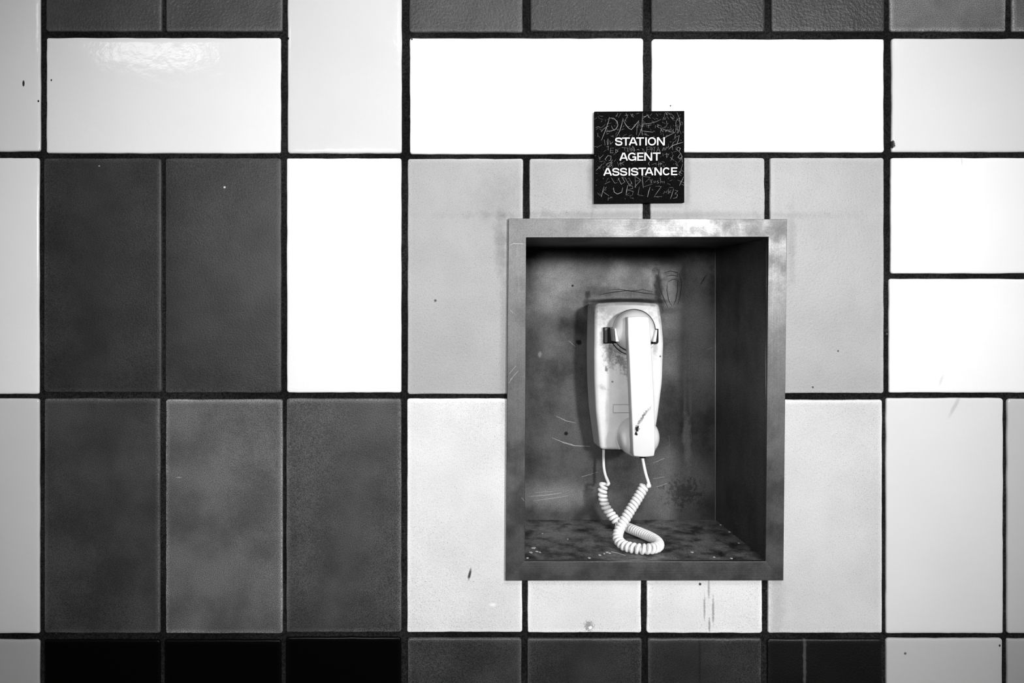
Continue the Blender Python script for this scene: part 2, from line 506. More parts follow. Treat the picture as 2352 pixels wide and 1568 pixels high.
# x0, y0, x1, y1 in photo pixels on the tile face, glaze, tone
TILES = [
    (-186, -196, 92, 348, W, .84), (105, -472, 371, 72, H, .052), (381, -472, 649, 72, H, .060),
    (660, -196, 923, 352, W, .72), (940, -472, 1201, 74, H, .050), (1218, -472, 1479, 72, H, .026),
    (1495, -472, 1757, 74, H, .020), (1772, -472, 2032, 73, H, .030), (2044, -472, 2311, 72, D, .12),
    (2325, -472, 2590, 72, D, .11),
    (106, 86, 645, 352, W, .86), (941, 87, 1478, 354, W, .90), (1497, 89, 2031, 350, W, .90),
    (2049, 88, 2590, 349, W, .70),
    (-186, 362, 89, 905, W, .88), (100, 363, 371, 901, D, .023), (379, 363, 646, 902, D, .026),
    (658, 363, 922, 902, W, .89), (936, 364, 1202, 905, S_, .385),
    (1216, 364, 1477, 526, S_, .385), (1494, 362, 1757, 526, S_, .385), (1769, 362, 2031, 903, S_, .385),
    (2047, 362, 2590, 628, W, .89), (2043, 640, 2590, 902, W, .91),
    (-186, 915, 90, 1455, W, .64), (101, 915, 367, 1454, D, .040), (380, 917, 649, 1455, D, .098),
    (657, 915, 922, 1452, D, .054), (935, 915, 1200, 1452, S_, .71),
    (1212, 1306, 1473, 1453, S_, .74), (1486, 1306, 1751, 1454, S_, .74),
    (1765, 918, 2027, 1454, S_, .60), (2036, 914, 2305, 1455, W, .72), (2314, 916, 2590, 1455, W, .55),
    (-186, 1469, 90, 2010, W, .38), (101, 1469, 368, 2010, B, .0012), (378, 1469, 646, 2010, B, .0012),
    (656, 1463, 922, 2010, B, .0012), (936, 1465, 1198, 2010, D, .031), (1211, 1466, 1475, 2010, D, .023),
    (1488, 1466, 1750, 2010, D, .023), (1763, 1467, 2027, 2010, D, .003), (2036, 1466, 2303, 2010, W, .50),
    (2314, 1467, 2590, 2010, W, .38),
]
# the rest of the wall, outside the photograph, on the same module
rnd = random.Random(4)
xs = [-180 - 277.5 * k for k in range(12, 0, -1)] + [-180 + 277.5 * k for k in range(0, 18)]
ys = [80 + 276.2 * k for k in range(-7, 13)]
cells = {}


def taken(x0, y0, x1, y1):
    return any(x0 < t[2] - 20 and x1 > t[0] + 20 and y0 < t[3] - 20 and y1 > t[1] + 20 for t in TILES)


used = set()
extra = []
for j, yy in enumerate(ys):
    for i, xx in enumerate(xs):
        if (i, j) in used or taken(xx, yy, xx + 277, yy + 276) or (1150 < xx + 140 < 1800 and 400 < yy + 140 < 1320):
            continue
        if P(xx + 277, 0).x > X1W or P(xx, 0).x < X0W or P(0, yy).z > CEIL or P(0, yy + 276).z < 0:
            continue
        w = h = 1
        if rnd.random() < 0.6 and (i, j + 1) not in used and j + 1 < len(ys) \
                and not taken(xx, yy + 276, xx + 277, yy + 552) and P(0, yy + 552).z > 0:
            h = 2
            used.add((i, j + 1))
        kind, tone = rnd.choice([(W, .88), (W, .8), (S_, .66), (S_, .72), (D, .06), (D, .08), (H, .06)])
        extra.append((xx + 7, yy + 6, xx + 270, yy + 276 * h - 6, kind, tone))


def add_tile(bm, lay_g, lay_e, t, n_side):
    x0, y0, x1, y1, kind, tone = t
    a, b = P(x0, y1), P(x1, y0)
    wx, wz = b.x - a.x, b.z - a.z
    cx, cz = (a.x + b.x) / 2, (a.z + b.z) / 2
    rr = random.Random(int(x0 * 7 + y0 * 13))
    tilt = (rr.uniform(-.0006, .0006), rr.uniform(-.0006, .0006))
    cr = [rr.uniform(.0016, .0040) for _ in range(4)]
    rings = [(0.0000, 0.0045, 1.0), (0.0002, 0.0016, 1.0), (0.0006, 0.0007, 1.0), (0.0013, 0.00025, .9),
             (0.0030, 0.00005, .35), (0.0065, -0.00005, 0.0)]
    prev = None
    for inset, y, e in rings:
        hx, hz = wx / 2 - inset, wz / 2 - inset
        pts = []
        for q, (sx, sz) in enumerate(((1, 1), (-1, 1), (-1, -1), (1, -1))):
            r = max(cr[q] - inset * 0.3, .0008)
            ccx, ccz = sx * (hx - r), sz * (hz - r)
            for k in range(5):
                an = math.pi / 2 * (q + k / 4)
                pts.append((ccx + math.cos(an) * r, ccz + math.sin(an) * r))
            nsx, nsz = ((-1, 1), (-1, -1), (1, -1), (1, 1))[q]
            nr = max(cr[(q + 1) % 4] - inset * 0.3, .0008)
            an = math.pi / 2 * (q + 1)
            ex, ez = nsx * (hx - nr) + math.cos(an) * nr, nsz * (hz - nr) + math.sin(an) * nr
            lx, lz = pts[-1]
            for k in range(1, n_side):
                f = k / n_side
                pts.append((lx + (ex - lx) * f, lz + (ez - lz) * f))
        ring = []
        for (x, z) in pts:
            wv = Vector((cx + x, 0, cz + z))
            j = noise.noise(wv * 38) * .00055 + noise.noise(wv * 150) * .00028
            fade = 1 - min(inset / .0065, 1) * .8
            ln = math.hypot(x, z)
            dx = (1 if x > 0 else -1) * j * fade if abs(abs(x) - hx) < .001 else 0
            dz = (1 if z > 0 else -1) * j * fade if abs(abs(z) - hz) < .001 else 0
            v = bm.verts.new((cx + x + dx, y + x / wx * tilt[0] + z / wz * tilt[1], cz + z + dz))
            v[lay_g] = tone
            v[lay_e] = e
            ring.append(v)
        if prev:
            n = len(ring)
            for k in range(n):
                f = bm.faces.new((prev[k], prev[(k + 1) % n], ring[(k + 1) % n], ring[k]))
                f.material_index = kind
                f.smooth = True
        prev = ring
    f = bm.faces.new(prev)
    f.material_index = kind
    f.smooth = True


bm = bmesh.new()
lg = bm.verts.layers.float.new('glaze')
le = bm.verts.layers.float.new('arris')
for t in TILES:
    add_tile(bm, lg, le, t, 26)
for t in extra:
    add_tile(bm, lg, le, t, 4)
bm_obj('tile_facing', bm, [M_WHITE, M_SPECK, M_DARK, M_HAMMER, M_BLACK], wall)

bm = bmesh.new()
box(bm, X0W, X1W, -4.5, 0.24, -0.05, 0)
fl = bm_obj('floor', bm, _f.m)
fl['kind'] = 'structure'
bm = bmesh.new()
box(bm, X0W, X1W, -4.5, 0.24, CEIL, CEIL + 0.05)
ce = bm_obj('ceiling', bm, _c.m)
ce['kind'] = 'structure'

# ------------------------------------------------------------------ the steel recess
niche = thing('steel_niche', P(1480, 1288, 0.0),
              'stainless steel recessed phone box with a wide flat frame set into the tiled wall', 'phone niche')
FY = -0.0050               # face of the frame
OUT = [P(1168, 501.5, FY), P(1808, 503, FY), P(1799.5, 1333, FY), P(1161.5, 1333.5, FY)]
INN = [P(1208.5, 545.5, FY), P(1765, 544, FY), P(1758.5, 1289, FY), P(1205, 1289, FY)]


def back_of(v, dy):
    return Vector((v.x, v.y + dy, v.z))


bm = bmesh.new()
fo = [[bm.verts.new(back_of(v, dy)) for v in OUT] for dy in (0, .0048)]
fi = [[bm.verts.new(back_of(v, dy)) for v in INN] for dy in (0, .0048)]
for k in range(4):
    j = (k + 1) % 4
    for f in ((fo[0][k], fo[0][j], fi[0][j], fi[0][k]), (fo[1][k], fi[1][k], fi[1][j], fo[1][j]),
              (fo[0][k], fo[1][k], fo[1][j], fo[0][j]), (fi[0][k], fi[0][j], fi[1][j], fi[1][k])):
        bm.faces.new(f).material_index = k % 2
bm_obj('frame', bm, [M_FRAME_H, M_FRAME_V], niche, bevel=0.0005, seg=2)

xl, xr = P(1206, 0).x, P(1763, 0).x
zt, zb = P(0, 545).z, P(0, 1288.5).z
TH = 0.0015
bm = bmesh.new()
box(bm, xl - TH, xr + TH, BACK, BACK + TH, zb - TH, zt + TH)
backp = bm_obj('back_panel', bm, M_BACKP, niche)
for x0, x1 in ((xl - TH, xl), (xr, xr + TH)):
    bm = bmesh.new()
    box(bm, x0, x1, -0.0001, BACK, zb, zt)
    bm_obj('side_panel', bm, M_SIDE, niche)
bm = bmesh.new()
box(bm, xl, xr, -0.0001, BACK, zt, zt + TH)
bm_obj('top_panel', bm, M_SIDE, niche)
bm = bmesh.new()
box(bm, xl, xr, -0.0001, BACK, zb - TH, zb)
shelf = bm_obj('shelf_panel', bm, M_SHELF, niche)
# rolled inner lip of the frame, seen as a bright line on the right and below
bm = bmesh.new()
tube(bm, [(xr - .0012, 0.001, zt - .002), (xr - .0012, 0.001, zb + .001)], 0.0009, 8)
tube(bm, [(xl, 0.001, zb + .0004), (xr - .001, 0.001, zb + .0004)], 0.0009, 8)
bm_obj('rolled_lip', bm, M_CHROME, niche, smooth=True)
# weld seam down the back right corner
bm = bmesh.new()
tube(bm, [(xr, BACK - .0002, zt), (xr, BACK - .0002, zb)], 0.0009, 6)
bm_obj('corner_seam', bm, simple('weld_bead', 0.35, 0.5, 0.5), niche, smooth=True)


def ribbons(bm, strokes, y, width, lift=0.00012, thick=0.00008, taper=0.45):
    """thin raised or cut marks on a plane facing the room; strokes are lists of photo pixels"""
    for st in strokes:
        w = width
        if isinstance(st[0], (int, float)):
            w, st = st[0], st[1:]
        pts = [P(px, py, y - lift) for px, py in st]
        n = len(pts)
        top, bot = [], []
        for i, p in enumerate(pts):
            t = (pts[min(i + 1, n - 1)] - pts[max(i - 1, 0)])
            if t.length < 1e-7:
                t = Vector((1, 0, 0))
            t.normalize()
            nn = Vector((-t.z, 0, t.x))
            hw = w * .5 / F * (taper if i in (0, n - 1) else 1.0)
            top.append(p + nn * hw)
            bot.append(p - nn * hw)
        for i in range(n - 1):
            prism(bm, [top[i], top[i + 1], bot[i + 1], bot[i]],
                  [back_of(v, thick) for v in (top[i], top[i + 1], bot[i + 1], bot[i])])


for mark in ([
    [(1493, 516), (1500, 521), (1507, 527)], [(1502, 530), (1507, 536)],
    [1.2, (1529, 520), (1536, 516)], [(1550, 515), (1555, 511)], [(1536, 536), (1541, 533)],
    [1.2, (1607, 523), (1620, 531), (1640, 538)], [(1601, 527), (1610, 520), (1617, 515)],
    [(1388, 526), (1395, 533)], [.6, (1440, 541), (1465, 529), (1490, 520)],
    [.8, (1574, 519), (1580, 517)], [(1552, 532), (1558, 528)], [.6, (1645, 533), (1655, 527)],
    [.7, (1171, 563), (1180, 559), (1203, 560)], [.7, (1172, 712), (1178, 718)],
    [.8, (1170, 858), (1185, 840)], [.8, (1172, 872), (1190, 852)], [.7, (1168, 880), (1177, 868)],
    [.8, (1199, 1143), (1204, 1150)],
]):
    bm = bmesh.new()
    ribbons(bm, [mark], FY, 0.9)
    bm_obj('scratch', bm, M_SCRST, niche)
for mark in ([
    [.8, (1277, 955), (1300, 966), (1322, 971)], [1.1, (1292, 1016), (1318, 1023), (1356, 1025)],
    [.8, (1268, 1005), (1290, 1014), (1318, 1021)], [1.0, (1336, 1095), (1352, 1090)], [.7, (1352, 1090), (1372, 1084)],
    [1.0, (1508, 1060), (1526, 1052)], [.7, (1500, 1063), (1510, 1059)],
    [.8, (1500, 1099), (1526, 1095)], [1.0, (1508, 1118), (1532, 1110)],
    [.7, (1306, 782), (1322, 796)], [.8, (1625, 803), (1636, 797)], [.8, (1215, 1140), (1260, 1136), (1290, 1132)],
    [.6, (1225, 1150), (1275, 1143), (1305, 1138)], [.6, (1230, 1131), (1270, 1128)],
]):
    bm = bmesh.new()
    ribbons(bm, [mark], BACK, 0.9)
    bm_obj('scratch', bm, M_SCRST, backp)


for mark in ([
    [1.6, (1552, 790), (1556, 815), (1563, 850), (1570, 880), (1573, 910), (1572, 940), (1567, 958)],
    [1.4, (1586, 790), (1587, 840), (1585, 880), (1588, 920), (1587, 950), (1580, 966)],
    [1.6, (1581, 974), (1574, 990), (1577, 1010), (1572, 1035), (1569, 1050), (1577, 1062), (1584, 1078)],
    [1.4, (1584, 974), (1588, 1000), (1585, 1025), (1592, 1045), (1587, 1062)],
    [1.2, (1606, 820), (1604, 850), (1601, 865)], [1.2, (1536, 1000), (1539, 1030), (1534, 1050)],
]):
    bm = bmesh.new()
    ribbons(bm, [mark], BACK, 1.4)
    bm_obj('drip_mark', bm, M_DRIP, backp)
for mark in ([
    [2.2, (1526, 626), (1540, 622), (1556, 626), (1557, 634), (1544, 632), (1530, 634)],
    [2.0, (1534, 648), (1545, 641), (1557, 643), (1556, 668), (1552, 690), (1547, 700)],
    [2.0, (1533, 650), (1532, 668), (1536, 690), (1543, 703)],
    [2.4, (1514, 622), (1511, 640), (1515, 662), (1524, 684), (1534, 706)],
    [1.8, (1560, 628), (1566, 650), (1562, 680), (1556, 700)],
    [2.0, (1345, 669), (1350, 678), (1354, 668)],
    [2.2, (1376, 677), (1395, 673), (1415, 670), (1440, 667), (1462, 670), (1480, 673), (1508, 676)],
    [1.6, (1395, 666), (1420, 664), (1450, 668), (1478, 665), (1500, 670)],
    [3.0, (1621, 632), (1616, 642), (1609, 652)], [1.6, (1590, 648), (1600, 641)],
]):
    bm = bmesh.new()
    ribbons(bm, [mark], BACK, 1.4)
    bm_obj('scuff_mark', bm, M_SCUFF, backp)


def shelf_pt(px, py, lift=0.0):
    d = (EYE - zb - lift) * F / (py - CY)
    return Vector(((px - CX) / F * d, d - 1, zb + lift))


rr = random.Random(7)
for px, py, r in ((1377, 1274, 3.2), (1394, 1268, 3.0), (1400, 1270, 2.4), (1388, 1271, 2), (1353, 1281, 3.0),
                  (1590, 1268, 2.6), (1226, 1258, 4.0), (1233, 1266, 3.0), (1219, 1268, 3.2), (1212, 1281, 2.4), (1240, 1268, 2),
                  (1675, 1221, 2.2), (1655, 1205, 2.2), (1660, 1198, 2), (1680, 1282, 2.4), (1304, 1238, 1.2),
                  (1246, 1225, 1.4), (1697, 1247, 2), (1668, 1212, 1.6), (1640, 1279, 2)):
    bm = bmesh.new()
    c = shelf_pt(px, py)
    nv = 9
    ring = [(math.cos(2 * math.pi * k / nv) * r / F * rr.uniform(.7, 1.3),
             math.sin(2 * math.pi * k / nv) * r / F * rr.uniform(.9, 1.8)) for k in range(nv)]
    prism(bm, [c + Vector((a, b, .0005)) for a, b in ring], [c + Vector((a * 1.4, b * 1.4, 0)) for a, b in ring])
    bm_obj('paint_fleck', bm, M_PAINT, shelf)
bm = bmesh.new()
a, b_ = shelf_pt(1404, 1267), shelf_pt(1436, 1275)
tube(bm, [a, (a + b_) / 2 + Vector((0, .002, 0)), b_], 0.0005, 6)
bm_obj('paint_dribble', bm, M_PAINT, shelf)

# ------------------------------------------------------------------ the sign
SY = -0.0055
sign = thing('wall_sign', P(1468, 466, 0), 'square black sign reading STATION AGENT ASSISTANCE, covered in scratched graffiti', 'sign')
bm = bmesh.new()
fr = [P(1365.5, 256, SY), P(1572, 254.5, SY), P(1572, 465, SY), P(1365.5, 467, SY)]
prism(bm, fr, [back_of(v, 0.0055) for v in fr])
plate = bm_obj('sign_plate', bm, M_SIGN, sign, bevel=0.0004, seg=2)


def c2(x, y):               # close-up of the sign, 1568 px over 260 photo px
    return (1340 + x * 0.16582, 230 + y * 0.16582)


def c3(x, y):               # closer view of the wording
    return (1360 + x * 0.09354, 300 + y * 0.09354)


def arc(a0, a1, n=22):
    pts = []
    for k in range(n + 1):
        an = math.radians(a0 + (a1 - a0) * k / n)
        cs, sn = math.cos(an), math.sin(an)
        e = 0.92
        pts.append((.5 + .5 * math.copysign(abs(cs) ** e, cs), .5 - .5 * math.copysign(abs(sn) ** e, sn)))
    return pts


def smooth2(pts, per=6):
    return [(v.x, v.z) for v in spline([(a, 0, b) for a, b in pts], per)]


# strokes on a unit box, v downwards; 'r' strokes are round letters whose centre line keeps half a stroke inside the box
GLYPH = {
    'S': [('r', smooth2([(.96, .27), (.88, .09), (.5, 0), (.12, .07), (.0, .24), (.12, .40), (.5, .485), (.90, .585), (1, .755), (.88, .93), (.5, 1), (.1, .92), (0, .70)]))],
    'T': [('h', [(0, 0), (1, 0)]), ('v', [(.5, 0), (.5, 1)])],
    'A': [('v', [(.03, 1), (.44, 0)]), ('v', [(.97, 1), (.56, 0)]), ('h', [(.20, .67), (.80, .67)]), ('h', [(.42, 0), (.58, 0)])],
    'I': [('v', [(.5, 0), (.5, 1)])],
    'O': [('r', arc(90, 450, 40))],
    'N': [('v', [(0, 1), (0, 0)]), ('v', [(1, 1), (1, 0)]), ('v', [(.04, 0), (.96, 1)])],
    'G': [('r', arc(32, 325, 34)), ('r', [(.56, .54), (1.0, .54)]), ('r', [(1.0, .50), (1.0, 1.05)])],
    'E': [('v', [(0, 0), (0, 1)]), ('h', [(0, 0), (1, 0)]), ('h', [(0, .49), (.93, .49)]), ('h', [(0, 1), (1, 1)])],
    'C': [('r', arc(33, 327, 34))],
}
LINES = [
    (170, 365, -8, [('S', 565, 745), ('T', 735, 925), ('A', 895, 1120), ('T', 1085, 1275), ('I', 1305, 1345), ('O', 1370, 1570), ('N', 1595, 1785)]),
    (543, 738, -6, [('A', 665, 885), ('G', 880, 1085), ('E', 1110, 1262), ('N', 1283, 1475), ('T', 1495, 1680)]),
    (920, 1108, -18, [('A', 270, 495), ('S', 495, 672), ('S', 685, 862), ('I', 895, 935), ('S', 955, 1135), ('T', 1140, 1325), ('A', 1290, 1510),
                      ('N', 1530, 1710), ('C', 1735, 1915), ('E', 1940, 2090)])]
SWV, SWH = 34.0, 28.0
for yt, yb_, drift, glyphs in LINES:
    ga, gb = glyphs[0][1], glyphs[-1][2]
    for ch, xa, xb in glyphs:
        bm = bmesh.new()
        for si, (kind, pts) in enumerate(GLYPH[ch]):
            out = []
            iy = SWH / 2
            ix = SWV / 2
            top, bot = yt + iy, yb_ - iy
            if kind == 'v':
                top, bot = yt, yb_
            xl_, xr_ = xa + ix, xb - ix
            if kind == 'h':
                xl_, xr_ = (xa, xb)
            if ch == 'A':
                top, bot = (yt + 2, yb_ - 5) if kind == 'v' else (yt + iy, yb_ - iy * .5)
            for u_, v_ in pts:
                x = xl_ + (xr_ - xl_) * u_
                y = top + (bot - top) * v_ + drift * (x - ga) / (gb - ga)
                out.append(c3(x, y))
            wpx = {'v': SWV, 'h': SWH, 'r': 31.5}[kind] * 0.09354
            if ch == 'N' and pts[0][0] == .04:
                wpx *= .95
            ribbons(bm, [[wpx] + out], SY, wpx, lift=0.0003 + si * 0.00003, thick=0.0003 + si * 0.00002, taper=1.0)
        bm_obj('letter', bm, M_LETTER, sign)

HARD = [
    [(360, 235), (350, 290), (320, 380), (280, 480), (250, 558)], [(355, 245), (420, 250), (470, 300), (478, 350), (450, 400), (390, 425), (320, 430)],
    [(385, 350), (400, 385), (432, 425)], [(268, 405), (310, 375), (355, 357)], [(545, 265), (530, 340), (505, 420), (468, 492)],
    [(556, 285), (590, 345), (630, 390), (665, 408), (720, 345), (770, 280)], [(768, 280), (745, 370), (735, 480)],
    [(822, 175), (815, 280), (810, 400), (815, 490)], [(756, 510), (790, 440), (822, 350), (835, 330), (900, 326), (1000, 300), (1078, 266)],
    [(818, 425), (880, 435), (968, 443)], [(1295, 168), (1330, 250), (1338, 330), (1325, 430), (1295, 465)],
    [(1330, 250), (1290, 275), (1280, 310), (1285, 400)], [(1062, 388), (1135, 412), (1200, 438), (1270, 448)],
    [(1270, 445), (1180, 490), (1085, 535)], [(1275, 470), (1265, 540)], [(1265, 520), (1330, 488), (1312, 560), (1292, 616)],
    [(1180, 680), (1230, 630), (1300, 605), (1380, 582)], [(1245, 575), (1230, 640), (1238, 690)],
    [(1085, 390), (1065, 450)], [(1070, 395), (1105, 440), (1115, 400)], [(1130, 410), (1140, 440), (1160, 405)], [(1170, 405), (1190, 440), (1200, 400)],
    [(1215, 400), (1215, 440)], [(1250, 400), (1235, 425), (1255, 440)], [(1285, 375), (1275, 440)], [(1300, 375), (1305, 440)], [(1278, 410), (1305, 405)],
    [(370, 665), (425, 662)], [(372, 668), (372, 730), (420, 728)], [(372, 697), (415, 695)],
    [(445, 680), (450, 730), (480, 705), (445, 680)], [(345, 635), (343, 692)], [(322, 645), (352, 635)],
    [(870, 652), (925, 645)], [(880, 652), (875, 720)], [(875, 685), (910, 680)], [(930, 650), (925, 685), (950, 683)], [(948, 650), (945, 722)],
    [(965, 652), (1005, 648)], [(985, 652), (980, 715)], [(1015, 715), (1035, 645), (1058, 715)], [(1020, 690), (1055, 688)],
    [(1090, 700), (1110, 655), (1120, 700)], [(1118, 690), (1125, 655), (1140, 695), (1150, 640)], [(1155, 665), (1185, 640)],
    [(1100, 735), (1105, 775)], [(1125, 750), (1170, 745)], [(1148, 730), (1155, 795)],
    [(530, 655), (600, 660)], [(565, 660), (580, 705)], [(600, 665), (625, 675), (605, 690), (628, 705), (600, 715)], [(640, 640), (650, 705)],
    [(640, 680), (670, 670)], [(680, 635), (665, 710)], [(690, 640), (705, 680), (700, 710), (720, 690)], [(740, 690), (760, 680), (775, 695)],
    [(820, 670), (830, 690), (818, 700)],
    [(320, 840), (300, 820), (340, 765), (385, 775), (380, 830), (350, 840)], [(405, 825), (380, 860), (325, 880), (335, 925), (400, 860), (390, 905), (335, 932)],
    [(215, 790), (232, 800), (280, 755)], [(230, 800), (225, 830)], [(175, 975), (215, 935), (260, 885)],
    [(470, 855), (490, 915)], [(510, 855), (520, 910)], [(495, 885), (570, 850)], [(530, 870), (560, 900)],
    [(915, 850), (900, 880), (920, 905)], [(945, 895), (1010, 870)], [(1000, 870), (1010, 905)], [(1045, 850), (1040, 920)], [(1030, 890), (1055, 880)],
    [(1065, 865), (1085, 880), (1065, 900), (1065, 865)],
    [(1310, 650), (1345, 665), (1325, 710), (1290, 680), (1310, 650)], [(1320, 705), (1355, 745)], [(1345, 740), (1310, 790), (1335, 815), (1368, 780), (1345, 740)],
    [(1365, 785), (1370, 860)], [(1368, 800), (1315, 862)], [(1205, 790), (1250, 832)], [(1245, 760), (1210, 840)],
    [(1285, 850), (1315, 918)], [(1275, 870), (1300, 915)], [(1375, 880), (1345, 985)],
    [(1355, 965), (1390, 990)], [(1345, 980), (1320, 1025), (1355, 1045)], [(1325, 1000), (1370, 1020)],
    [(1305, 1105), (1400, 1145)], [(1390, 1060), (1350, 1140), (1330, 1185)],
    [(715, 1050), (722, 1210)], [(715, 1050), (795, 1108), (725, 1120)], [(795, 1110), (712, 1200)],
    [(818, 1050), (820, 1130), (830, 1218)], [(818, 1052), (925, 1070), (860, 1135)], [(832, 1200), (958, 1160)],
    [(955, 1105), (930, 1120), (950, 1135), (930, 1150)], [(970, 1115), (980, 1145), (1000, 1115), (1003, 1145)], [(1040, 1110), (1020, 1125), (1045, 1140), (1025, 1155)],
    [(1070, 1095), (1068, 1150)], [(1070, 1130), (1090, 1125), (1092, 1150)], [(1120, 1120), (1120, 1152)],
    [(285, 1195), (262, 1280), (250, 1340)], [(262, 1275), (320, 1200)], [(265, 1262), (355, 1325)], [(295, 1160), (370, 1125)],
    [(418, 1210), (425, 1270), (470, 1300), (530, 1275), (545, 1210)], [(612, 1180), (600, 1250), (590, 1315)],
    [(612, 1182), (680, 1190), (685, 1220), (605, 1245), (690, 1260), (680, 1310)], [(775, 1200), (755, 1310), (830, 1325)],
    [(925, 1200), (905, 1265), (888, 1335)], [(1000, 1192), (1080, 1195), (1030, 1265), (978, 1338), (1090, 1335)],
    [(1180, 1225), (1178, 1285), (1215, 1245)], [(1250, 1225), (1225, 1310), (1205, 1365)], [(1265, 1245), (1310, 1255), (1270, 1290), (1305, 1310), (1290, 1350), (1240, 1360)],
    [(385, 1070), (435, 1150), (470, 1140)], [(480, 1075), (525, 1165), (575, 1130), (530, 1065)], [(575, 1070), (640, 1185)], [(630, 1075), (680, 1165)],
    [(625, 1150), (655, 1180), (665, 1125)], [(185, 655), (255, 618)], [(290, 545), (300, 625)], [(320, 560), (335, 620), (340, 530), (350, 610)], [(365, 560), (375, 610), (410, 575)],
    [(170, 380), (205, 365), (240, 380)], [(245, 385), (305, 335)], [(245, 440), (275, 405)],
    [(450, 230), (480, 180)], [(485, 240), (520, 180)], [(575, 210), (620, 205)], [(590, 180), (610, 230)], [(575, 290), (600, 235)],
    [(655, 200), (690, 190), (665, 220), (700, 235)], [(730, 190), (770, 180)], [(830, 225), (860, 228), (888, 205)], [(895, 200), (900, 235), (930, 250)],
    [(1000, 250), (1030, 262)], [(1100, 275), (1110, 235), (1130, 270), (1145, 235)], [(1135, 170), (1160, 205)], [(1165, 165), (1145, 200)],
    [(1180, 175), (1205, 205)], [(1205, 180), (1250, 220)], [(1160, 225), (1185, 265)], [(1205, 225), (1240, 262), (1262, 240)],
    [(905, 345), (905, 385)], [(900, 348), (940, 342)], [(1000, 345), (995, 385)], [(1020, 335), (1050, 345), (1020, 360), (1050, 385)], [(1150, 285), (1158, 330)],
    [(850, 470), (905, 492)], [(870, 455), (865, 490)], [(948, 960), (968, 925)],
]
bm = bmesh.new()
ribbons(bm, [[rr.choice((.6, .8, 1.0))] + [c2(*p) for p in st] for st in HARD], SY, 1.0)
g = bm_obj('scratched_graffiti', bm, M_SCR, sign)
bm = bmesh.new()
soft = []
for _ in range(420):
    x, y = rr.uniform(170, 1380), rr.uniform(175, 1370)
    if 430 < x < 1130 and 510 < y < 640 or 270 < x < 1300 and 930 < y < 1050 or 490 < x < 1075 and 725 < y < 840:
        continue
    if y > 500 and rr.random() < .45:
        continue
    an, L = rr.uniform(0, math.pi), rr.uniform(8, 38)
    b2 = an + rr.uniform(-.8, .8)
    soft.append([rr.choice((.5, .7, .9)), c2(x, y), c2(x + math.cos(an) * L, y + math.sin(an) * L),
                 c2(x + math.cos(an) * L + math.cos(b2) * L * .6, y + math.sin(an) * L + math.sin(b2) * L * .6)])
ribbons(bm, soft, SY, .8, lift=0.00009)
bm_obj('faint_scratches', bm, M_SCR2, plate)

# ------------------------------------------------------------------ the telephone
phone = thing('wall_telephone', Vector((P(1440, 0, 0.16).x, BACK, EYE - 381 / F)),
              'white corded wall telephone mounted on the back of the steel niche', 'telephone')


def lerp_tab(tab, t):
    for (a, va), (b, vb) in zip(tab, tab[1:]):
        if t <= b:
            f = (t - a) / (b - a)
            f = max(0, f)
            return va + (vb - va) * f
    return tab[-1][1]


LEFT = [(-3, 389), (50, 387.5), (120, 386), (200, 387), (280, 392), (330, 399), (381, 406)]
RIGHT = [(-3, 563), (40, 569), (95, 573), (200, 570), (280, 562), (330, 556), (381, 548)]
DEPTH = [(-3, .0560), (90, .0600), (200, .0590), (300, .0540), (381, .0470)]
rows, cols = 22, 14
bm = bmesh.new()
fv, bv = [], []
for i in range(rows + 1):
    zp = -3 + 384 * i / rows
    L, R, T = lerp_tab(LEFT, zp), lerp_tab(RIGHT, zp), lerp_tab(DEPTH, zp)
    fr_, br_ = [], []
    for j in range(cols + 1):
        u = j / cols
        arch = (1 - (2 * u - 1) ** 2)
        zz = zp - arch * 5 * (1 if i == 0 else (.5 if i == 1 else 0))
        crown = arch * .0022
        Xf = (L + 3 + (R - L - 6) * u) / F
        Xb = (L + (R - L) * u) / F
        fr_.append(bm.verts.new((Xf, BACK - T - crown, EYE - zz / F)))
        br_.append(bm.verts.new((Xb, BACK - .0012, EYE - (zz * 1.0) / F)))
    fv.append(fr_)
    bv.append(br_)
for i in range(rows):
    for j in range(cols):
        bm.faces.new((fv[i][j], fv[i][j + 1], fv[i + 1][j + 1], fv[i + 1][j]))
        bm.faces.new((bv[i][j], bv[i + 1][j], bv[i + 1][j + 1], bv[i][j + 1]))
    bm.faces.new((fv[i][0], fv[i + 1][0], bv[i + 1][0], bv[i][0]))
    bm.faces.new((fv[i][cols], bv[i][cols], bv[i + 1][cols], fv[i + 1][cols]))
for j in range(cols):
    bm.faces.new((fv[0][j], bv[0][j], bv[0][j + 1], fv[0][j + 1]))
    bm.faces.new((fv[rows][j], fv[rows][j + 1], bv[rows][j + 1], bv[rows][j]))
housing = bm_obj('housing', bm, M_PHONE, phone, bevel=0.0055, seg=5, angle=40)

FACE = BACK - .0600 - .0020      # y of the front of the housing near the cradle
# the ear cup sits in a dark-gapped socket with a raised lip below
c = P(1456.5, 759, FACE)
kf = (1 + FACE) / F
bm = bmesh.new()
lathe(bm, Vector((c.x, FACE, c.z)), [(.0014, 0), (-.0003, 0.0001), (-.0003, 49.6 * kf), (.0014, 49.8 * kf)], 64)
bm_obj('socket_gap', bm, M_RUBBER_SHADE, housing)
bm = bmesh.new()
tube(bm, [Vector((c.x + math.cos(an) * 53.0 * kf, FACE - .0006, c.z + math.sin(an) * 53.0 * kf))
          for an in (math.radians(200 + 130 * k / 30) for k in range(31))], .0021, 10)
bm_obj('socket_lip', bm, M_PHONE, housing, smooth=True)
bm = bmesh.new()
tube(bm, [Vector((c.x + math.cos(an) * 56.2 * kf, FACE + .0002, c.z + math.sin(an) * 56.2 * kf))
          for an in (math.radians(210 + 70 * k / 20) for k in range(21))], .0012, 8)
